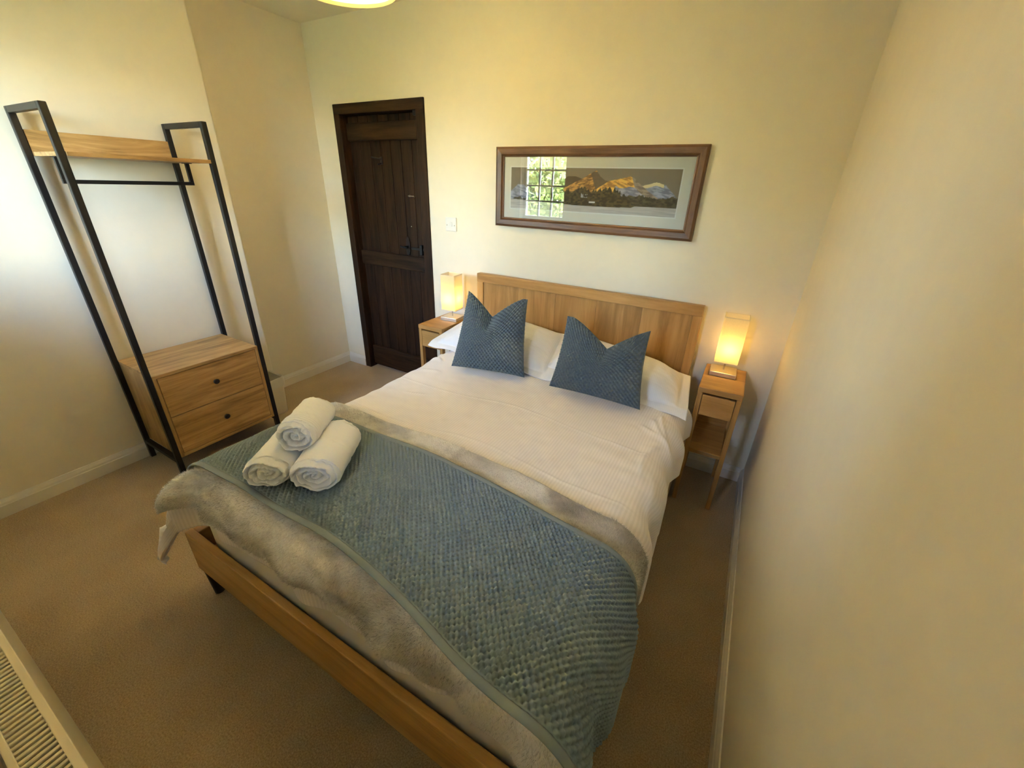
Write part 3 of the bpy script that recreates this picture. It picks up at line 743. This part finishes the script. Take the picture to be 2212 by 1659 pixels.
# ------------------------------------------------------------------ pendant
pn = thing('pendant_lamp', 'round cream drum ceiling lamp glowing above the bed, only its lower rim in view', 'ceiling lamp', (-0.450, -1.050, 2.065))
bm = bmesh.new(); bm_cyl(bm, (0, 0, 0), (0, 0, 0.20), 0.175, n=64, caps=False); obj('drum_shade', bm, M_DRUM, pn, True)
bm = bmesh.new(); bm_cyl(bm, (0, 0, 0.010), (0, 0, 0.013), 0.171, n=64); obj('diffuser', bm, M_DIFF, pn, auto=True)
for zz in (0.0, 0.196):
    bm = bmesh.new(); bm_cyl(bm, (0, 0, zz), (0, 0, zz+0.005), 0.1765, n=64, caps=False); obj('shade_rim', bm, M_HEM, pn, True)
bm = bmesh.new(); bm_cyl(bm, (0, 0, 0.13), (0, 0, H-2.065), 0.003, n=10); obj('cord', bm, M_WHITE, pn, True)
bm = bmesh.new(); bm_cyl(bm, (0, 0, H-2.065-0.03), (0, 0, H-2.065), 0.03, 0.045, n=32); obj('ceiling_rose', bm, M_WHITE, pn, auto=True)
bm = bmesh.new(); bmesh.ops.create_uvsphere(bm, u_segments=20, v_segments=12, radius=0.028, matrix=Matrix.Translation((0, 0, 0.10)))
obj('bulb', bm, M_PBULB, pn, True)

# ------------------------------------------------------------------ picture
PX0, PX1, PZ0, PZ1 = -0.486, 0.645, 1.270, 1.690
pw, ph_ = PX1-PX0, PZ1-PZ0
pc = thing('framed_picture', 'wide walnut framed mountain and lake photograph hanging above the headboard', 'picture', ((PX0+PX1)/2, 0, (PZ0+PZ1)/2))
hw, hh, fw = pw/2, ph_/2, 0.050
def frame_piece(horizontal, sgn):
    prof = [(0, 0.0), (0, -0.024), (0.012, -0.030), (0.036, -0.027), (0.044, -0.018), (fw, -0.016), (fw, 0.0)]   # inward, y
    bm = bmesh.new(); rings = []
    for e in (-1, 1):
        ring = []
        for a, y in prof:
            if horizontal: ring.append(bm.verts.new((e*(hw-a), y, sgn*(hh-a))))
            else: ring.append(bm.verts.new((sgn*(hw-a), y, e*(hh-a))))
        rings.append(ring)
    k = len(prof)
    for i in range(k): bm.faces.new((rings[0][i], rings[0][(i+1) % k], rings[1][(i+1) % k], rings[1][i]))
    bm.faces.new(rings[0]); bm.faces.new(rings[1])
    bmesh.ops.recalc_face_normals(bm, faces=bm.faces)
    return obj('frame_rail' if horizontal else 'frame_stile', bm, M_FRAMEX if horizontal else M_FRAMEZ, pc)
for sgn in (-1, 1): frame_piece(True, sgn); frame_piece(False, sgn)
box('mount', (-hw+fw-0.004, hw-fw+0.004, -0.009, -0.004, -hh+fw-0.004, hh-fw+0.004), plain('cream_mount', (0.80, 0.77, 0.68), 0.85), pc, 0)
mx0, mx1, mz0, mz1 = -0.391-(PX0+PX1)/2, 0.544-(PX0+PX1)/2, 1.374-1.48, 1.588-1.48
box('mount_bevel', (mx0-0.006, mx1+0.006, -0.0098, -0.008, mz0-0.006, mz1+0.006), plain('white_bevel', (0.88, 0.87, 0.83), 0.8), pc, 0)
# printed landscape: ink tones computed per vertex on a flat sheet
nx_, nz_ = 470, 112
u = np.linspace(0, 1, nx_); v = np.linspace(0, 1, nz_); U, V_ = np.meshgrid(u, v, indexing='ij')   # v up
def poly(xs, ys): return np.interp(U, xs, ys)
def hexc(r, g, b): return (np.array([r, g, b])/255.0)**2.2
img = np.zeros((nx_, nz_, 3)); img[:] = hexc(118, 108, 92)
img *= (1+0.10*(V_-0.5))[..., None]
def lay(mask, c): 
    global img
    img = np.where(mask[..., None], c, img)
rg = 0.018*fbm(U*34, U*0+3, 4)
far = poly([0, .05, .09, .14, .2, .3, .74, .80, .88, .93, 1.0], [.42, .60, .58, .42, .40, .3, .50, .63, .72, .66, .38])+rg
sn = np.clip(0.5+2.2*fbm(U*40+V_*22, V_*16-U*12, 5), 0, 1)[..., None]
lay(V_ < far, hexc(104, 108, 122)*(1-sn)+hexc(150, 152, 166)*sn)
lay((V_ < far) & (V_ > far-0.07) & (U > .78) & (U < .92), hexc(196, 182, 140))
dk = poly([.28, .33, .38, .42, .47, .52], [.3, .72, .82, .82, .76, .4])+rg*.6
lay((V_ < dk) & (U > .28) & (U < .52), hexc(78, 64, 48))
m1 = poly([.32, .36, .42, .48, .52, .545, .57, .60, .65, .72, .8], [.4, .55, .68, .80, .90, .96, .82, .74, .68, .60, .3])+rg*.7
g1 = np.clip(0.5+2.2*fbm(U*55-V_*30, V_*16+U*22, 5), 0, 1)[..., None]
lay((V_ < m1) & (U > .32), hexc(112, 80, 42)*(1-g1)+hexc(186, 140, 76)*g1)
lay((V_ < m1) & (V_ < .92) & (U > .52+(.93-V_)*.10-.01) & (U < .555+(.93-V_)*.42), hexc(88, 74, 58)*(1-.4*g1)+hexc(110, 92, 70)*.4*g1)
m2 = poly([.50, .56, .62, .68, .72, .735, .76, .80, .86, .93], [.36, .56, .72, .78, .82, .84, .80, .66, .48, .3])+rg*.7
g2 = np.clip(0.55+2.2*fbm(U*50+V_*24+5, V_*16-U*20, 5), 0, 1)[..., None]
lay((V_ < m2) & (U > .50) & (U < .93), hexc(150, 108, 52)*(1-g2)+hexc(222, 172, 84)*g2)
lay((V_ < m2) & (U > .745+(.84-V_)*.10) & (U < .93), hexc(110, 96, 84)*(1-g2)+hexc(146, 130, 112)*g2)
lay((V_ < m2-.20-.10*fbm(U*20, V_*8, 3)) & (U > .66) & (U < .93), hexc(112, 112, 124)*(1-sn)+hexc(158, 156, 166)*sn)
lowt = poly([0, .04, .1, .2, .3, .55, .75, .85, 1], [.22, .27, .28, .28, .36, .32, .44, .40, .40])+0.05*fbm(U*60, U*0+8, 3)
td = np.clip(0.5+1.6*fbm(U*70, V_*26, 3), 0, 1)[..., None]
lay((V_ < lowt) & ((U > .7) | (U < .2)), hexc(48, 44, 32)*(1-td)+hexc(84, 76, 56)*td)
# wooded island
isl = poly([.14, .18, .22, .28, .34, .40, .44, .50, .56, .62, .66, .70, .74, .78], [.2, .28, .36, .38, .40, .44, .46, .44, .42, .46, .48, .40, .28, .16])
rs = np.random.RandomState(3)
tp = np.zeros_like(u)
for k in range(70):
    c0 = rs.uniform(.16, .76); hgt = rs.uniform(.05, .17)*(1 if .3 < c0 < .72 else .5); wd_ = rs.uniform(.006, .016)
    tp = np.maximum(tp, hgt*np.clip(1-np.abs(u-c0)/wd_, 0, 1)**.5)
isl = isl+tp[:, None]*.9+0.03*fbm(U*60, U*0+4, 3)
lay((V_ < isl) & (V_ > .15), hexc(34, 30, 18)*(1-td)+hexc(78, 66, 40)*td)
lay((np.abs(U-.485) < .02) & (V_ > .34) & (V_ < .42+.02*np.sin(U*300)) & (td[..., 0] > .4), hexc(150, 158, 170))
lay((np.abs(U-.535) < .018) & (V_ > .22) & (V_ < .26), hexc(176, 176, 180))
lake = poly([0, .14, .45, .76, .78, 1], [.235, .205, .145, .155, .19, .19])
wv_ = np.clip(0.5+0.8*fbm(U*14, V_*60, 3), 0, 1)[..., None]
lay(V_ < lake, hexc(150, 146, 142)*(1-wv_)+hexc(178, 172, 166)*wv_)
PV = np.stack([mx0+(mx1-mx0)*U, np.full_like(U, -0.0102), mz0+(mz1-mz0)*V_], -1)
F = grid_faces(nx_, nz_)
raw('print', PV.reshape(-1, 3), F, attr_mat('printed_paper', 0.8), pc, True, cols=np.clip(img.reshape(-1, 3)*1.55, 0, 1))
box('glass', (-hw+fw-0.003, hw-fw+0.003, -0.0135, -0.012, -hh+fw-0.003, hh-fw+0.003), M_GLASS, pc, 0)

# ------------------------------------------------------------------ light switch
sw = thing('light_switch', 'white square light switch on the wall between the dark door and the picture', 'switch', (-0.84, 0, 1.250))
boxes('switch_plate', [(-0.043, 0.043, -0.009, 0, -0.043, 0.043)], M_WHITE, sw, 0.003)
box('rocker', (-0.007, 0.011, -0.013, -0.008, -0.014, 0.014), M_WHITE, sw, 0.002)
for x in (-0.031, 0.031):
    bm = bmesh.new(); bm_cyl(bm, (x, -0.0085, -0.006), (x, -0.0105, -0.006), 0.0035, n=14); obj('screw', bm, M_CHROME, sw, auto=True)

# ------------------------------------------------------------------ clothes rack with drawers
RX0, RX1, RY0, RY1, RH, p = -1.858, -1.476, -1.602, -1.037, 1.724, 0.024
rk = thing('clothes_rack', 'black metal clothes rail with wooden shelf and two drawer chest against the chimney wall', 'clothes rack', ((RX0+RX1)/2, (RY0+RY1)/2, 0))
cx, cy = (RX0+RX1)/2, (RY0+RY1)/2
def Rk(x0, x1, y0, y1, z0, z1): return (x0-cx, x1-cx, y0-cy, y1-cy, z0, z1)
for y in (RY0, RY1-p):
    fr = boxes('side_frame', [Rk(RX0, RX0+p, y, y+p, 0, RH), Rk(RX1-p, RX1, y, y+p, 0, RH), Rk(RX0+p, RX1-p, y, y+p, RH-p, RH), Rk(RX0+p, RX1-p, y, y+p, 0.118-p, 0.118)], M_BLACK, rk, 0.0025)
CZ0, CZ1 = 0.120, 0.596
box('chest_side', Rk(RX0+0.004, RX1-0.002, RY0+p, RY0+p+0.016, CZ0, CZ1-0.016), M_RUSZ, rk, 0.001)
box('chest_side', Rk(RX0+0.004, RX1-0.002, RY1-p-0.016, RY1-p, CZ0, CZ1-0.016), M_RUSZ, rk, 0.001)
box('chest_top', Rk(RX0+0.004, RX1-0.001, RY0+p-0.0, RY1-p, CZ1-0.016, CZ1), M_RUSY, rk, 0.001)
boxes('chest_base', [Rk(RX0+0.004, RX1-0.002, RY0+p+0.016, RY1-p-0.016, CZ0, CZ0+0.016), Rk(RX0+0.004, RX0+0.012, RY0+p+0.016, RY1-p-0.016, CZ0+0.016, CZ1-0.016)], M_RUSY, rk, 0.001)
zm = (CZ0+CZ1)/2
for k, (z0, z1) in enumerate(((CZ0+0.0185, zm-0.0015), (zm+0.0015, CZ1-0.0185))):
    m = wood('drawer_rustic_%d' % k, axis='Y', scale=1.1+0.2*k, knots=1.8, fine=0.7, rough=0.5, **RUS)
    d_ = box('drawer', Rk(RX1-0.022, RX1-0.004, RY0+p+0.0185, RY1-p-0.0185, z0, z1), m, rk, 0.001)
    zk = z0+(z1-z0)*0.52
    bm = bmesh.new(); bm_cyl(bm, (RX1-0.005-cx, 0, zk), (RX1+0.008-cx, 0, zk), 0.006, n=16); bm_cyl(bm, (RX1+0.006-cx, 0, zk), (RX1+0.014-cx, 0, zk), 0.013, 0.0145, n=28); bm_cyl(bm, (RX1+0.014-cx, 0, zk), (RX1+0.017-cx, 0, zk), 0.0145, 0.011, n=28)
    obj('knob', bm, M_IRON, d_, auto=True)
box('shelf', Rk(RX0+0.006, RX1+0.004, RY0+p+0.001, RY1-p-0.001, 1.546, 1.562), M_RUSY, rk, 0.001)
box('back_board', Rk(RX0+0.006, RX0+0.022, RY0+p+0.001, RY1-p-0.001, 1.562, 1.645), M_RUSY, rk, 0.001)
q = 0.016; xr = (RX0+RX1)/2
boxes('hanging_rail', [Rk(xr-q/2, xr+q/2, RY0+p+0.012, RY1-p-0.012, 1.444, 1.444+q), Rk(xr-q/2, xr+q/2, RY0+p+0.012, RY0+p+0.012+q, 1.46, 1.546), Rk(xr-q/2, xr+q/2, RY1-p-0.012-q, RY1-p-0.012, 1.46, 1.546),
      Rk(xr-0.03, xr+0.03, RY0+p+0.010, RY0+p+0.012+q+0.002, 1.543, 1.546), Rk(xr-0.03, xr+0.03, RY1-p-0.014-q, RY1-p-0.010, 1.543, 1.546)], M_BLACK, rk, 0.001)

# ------------------------------------------------------------------ waste bin
bn = thing('waste_bin', 'white waste basket with a plastic liner on the carpet beside the drawer chest', 'bin', (-1.757, -0.925, 0))
def rr_ring(w, d_, r, k=6):
    pts = []
    for cx_, cy_, a0 in ((w-r, d_-r, 0), (-w+r, d_-r, 90), (-w+r, -d_+r, 180), (w-r, -d_+r, 270)):
        for i in range(k+1):
            a = math.radians(a0+i*90/k); pts.append((cx_+r*math.cos(a), cy_+r*math.sin(a)))
    return pts
def loft(levels, name, mat, parent, close_bottom=True, jitter=0):
    bm = bmesh.new(); rings = []
    for (w, d_, r, z) in levels:
        rings.append([bm.verts.new((x, y, z+(jitter*random.uniform(-1, 1) if z > 0.2 else 0))) for x, y in rr_ring(w, d_, r)])
    n = len(rings[0])
    for a in range(len(rings)-1):
        for i in range(n): bm.faces.new((rings[a][i], rings[a][(i+1) % n], rings[a+1][(i+1) % n], rings[a+1][i]))
    if close_bottom: bm.faces.new(rings[0][::-1])
    bmesh.ops.recalc_face_normals(bm, faces=bm.faces)
    return obj(name, bm, mat, parent, auto=True)
random.seed(4)
bw = loft([(0.085, 0.070, 0.02, 0.0), (0.095, 0.080, 0.025, 0.25), (0.099, 0.084, 0.028, 0.252), (0.099, 0.084, 0.028, 0.258), (0.092, 0.077, 0.024, 0.258), (0.083, 0.068, 0.02, 0.02)], 'bin_body', M_BIN, bn)
lo2 = loft([(0.102, 0.087, 0.03, 0.205), (0.103, 0.088, 0.03, 0.23), (0.101, 0.086, 0.03, 0.264), (0.096, 0.081, 0.028, 0.268), (0.089, 0.074, 0.026, 0.262), (0.080, 0.064, 0.02, 0.10), (0.04, 0.03, 0.01, 0.04)], 'bin_liner', M_LINER, bn, False, 0.004)

# ------------------------------------------------------------------ radiator
ZR = 0.620; ry1, ry0 = -2.3185, -2.3830; rx0_, rx1_ = -0.92, 0.62
rd = thing('radiator', 'cream enamelled panel radiator with a slotted top grille in the near left corner', 'radiator', ((rx0_+rx1_)/2, (ry0+ry1)/2, 0))
hx, hy = (rx1_-rx0_)/2, (ry1-ry0)/2
z0r = 0.20
bm = bmesh.new(); bm_box(bm, -hx, hx, hy-0.008, hy, z0r, ZR, bev=0.003)
obj('front_panel', bm, M_RAD, rd)
bm = bmesh.new(); bm_box(bm, -hx, hx, -hy, -hy+0.008, z0r, ZR, bev=0.003); obj('back_panel', bm, M_RAD, rd)
boxes('end_cap', [(hx-0.012, hx, -hy+0.008, hy-0.008, z0r, ZR)], M_RAD, rd, 0.002)
boxes('end_cap', [(-hx, -hx+0.012, -hy+0.008, hy-0.008, z0r, ZR)], M_RAD, rd, 0.002)
box('convector', (-hx+0.014, hx-0.014, -hy+0.010, hy-0.010, z0r+0.02, ZR-0.022), M_RADD, rd, 0)  # near-black block, shade between the grille slots put into its colour
bm = bmesh.new()
bm_box(bm, -hx, hx, hy-0.012, hy, ZR-0.001, ZR+0.003, bev=0.0015); bm_box(bm, -hx, hx, -hy, -hy+0.010, ZR-0.001, ZR+0.003, bev=0.0015)
n = int(2*hx/0.0118)
for k in range(n):
    x = -hx+0.008+k*0.0118
    bm_box(bm, x, x+0.0062, -hy+0.008, hy-0.010, ZR-0.006, ZR+0.0015, bev=0.0012, seg=1)
obj('top_grille', bm, M_RAD, rd)
for x in (-hx+0.15, hx-0.15):
    box('wall_bracket', (x-0.015, x+0.015, 0.002+(YF-(ry0+ry1)/2), -hy, 0.30, 0.50), M_RAD, rd, 0.001)
for x in (-hx+0.03, hx-0.03):
    bm = bmesh.new(); bm_cyl(bm, (x, 0, 0), (x, 0, z0r+0.04), 0.0075, n=16); obj('supply_pipe', bm, M_CHROME, rd, auto=True)
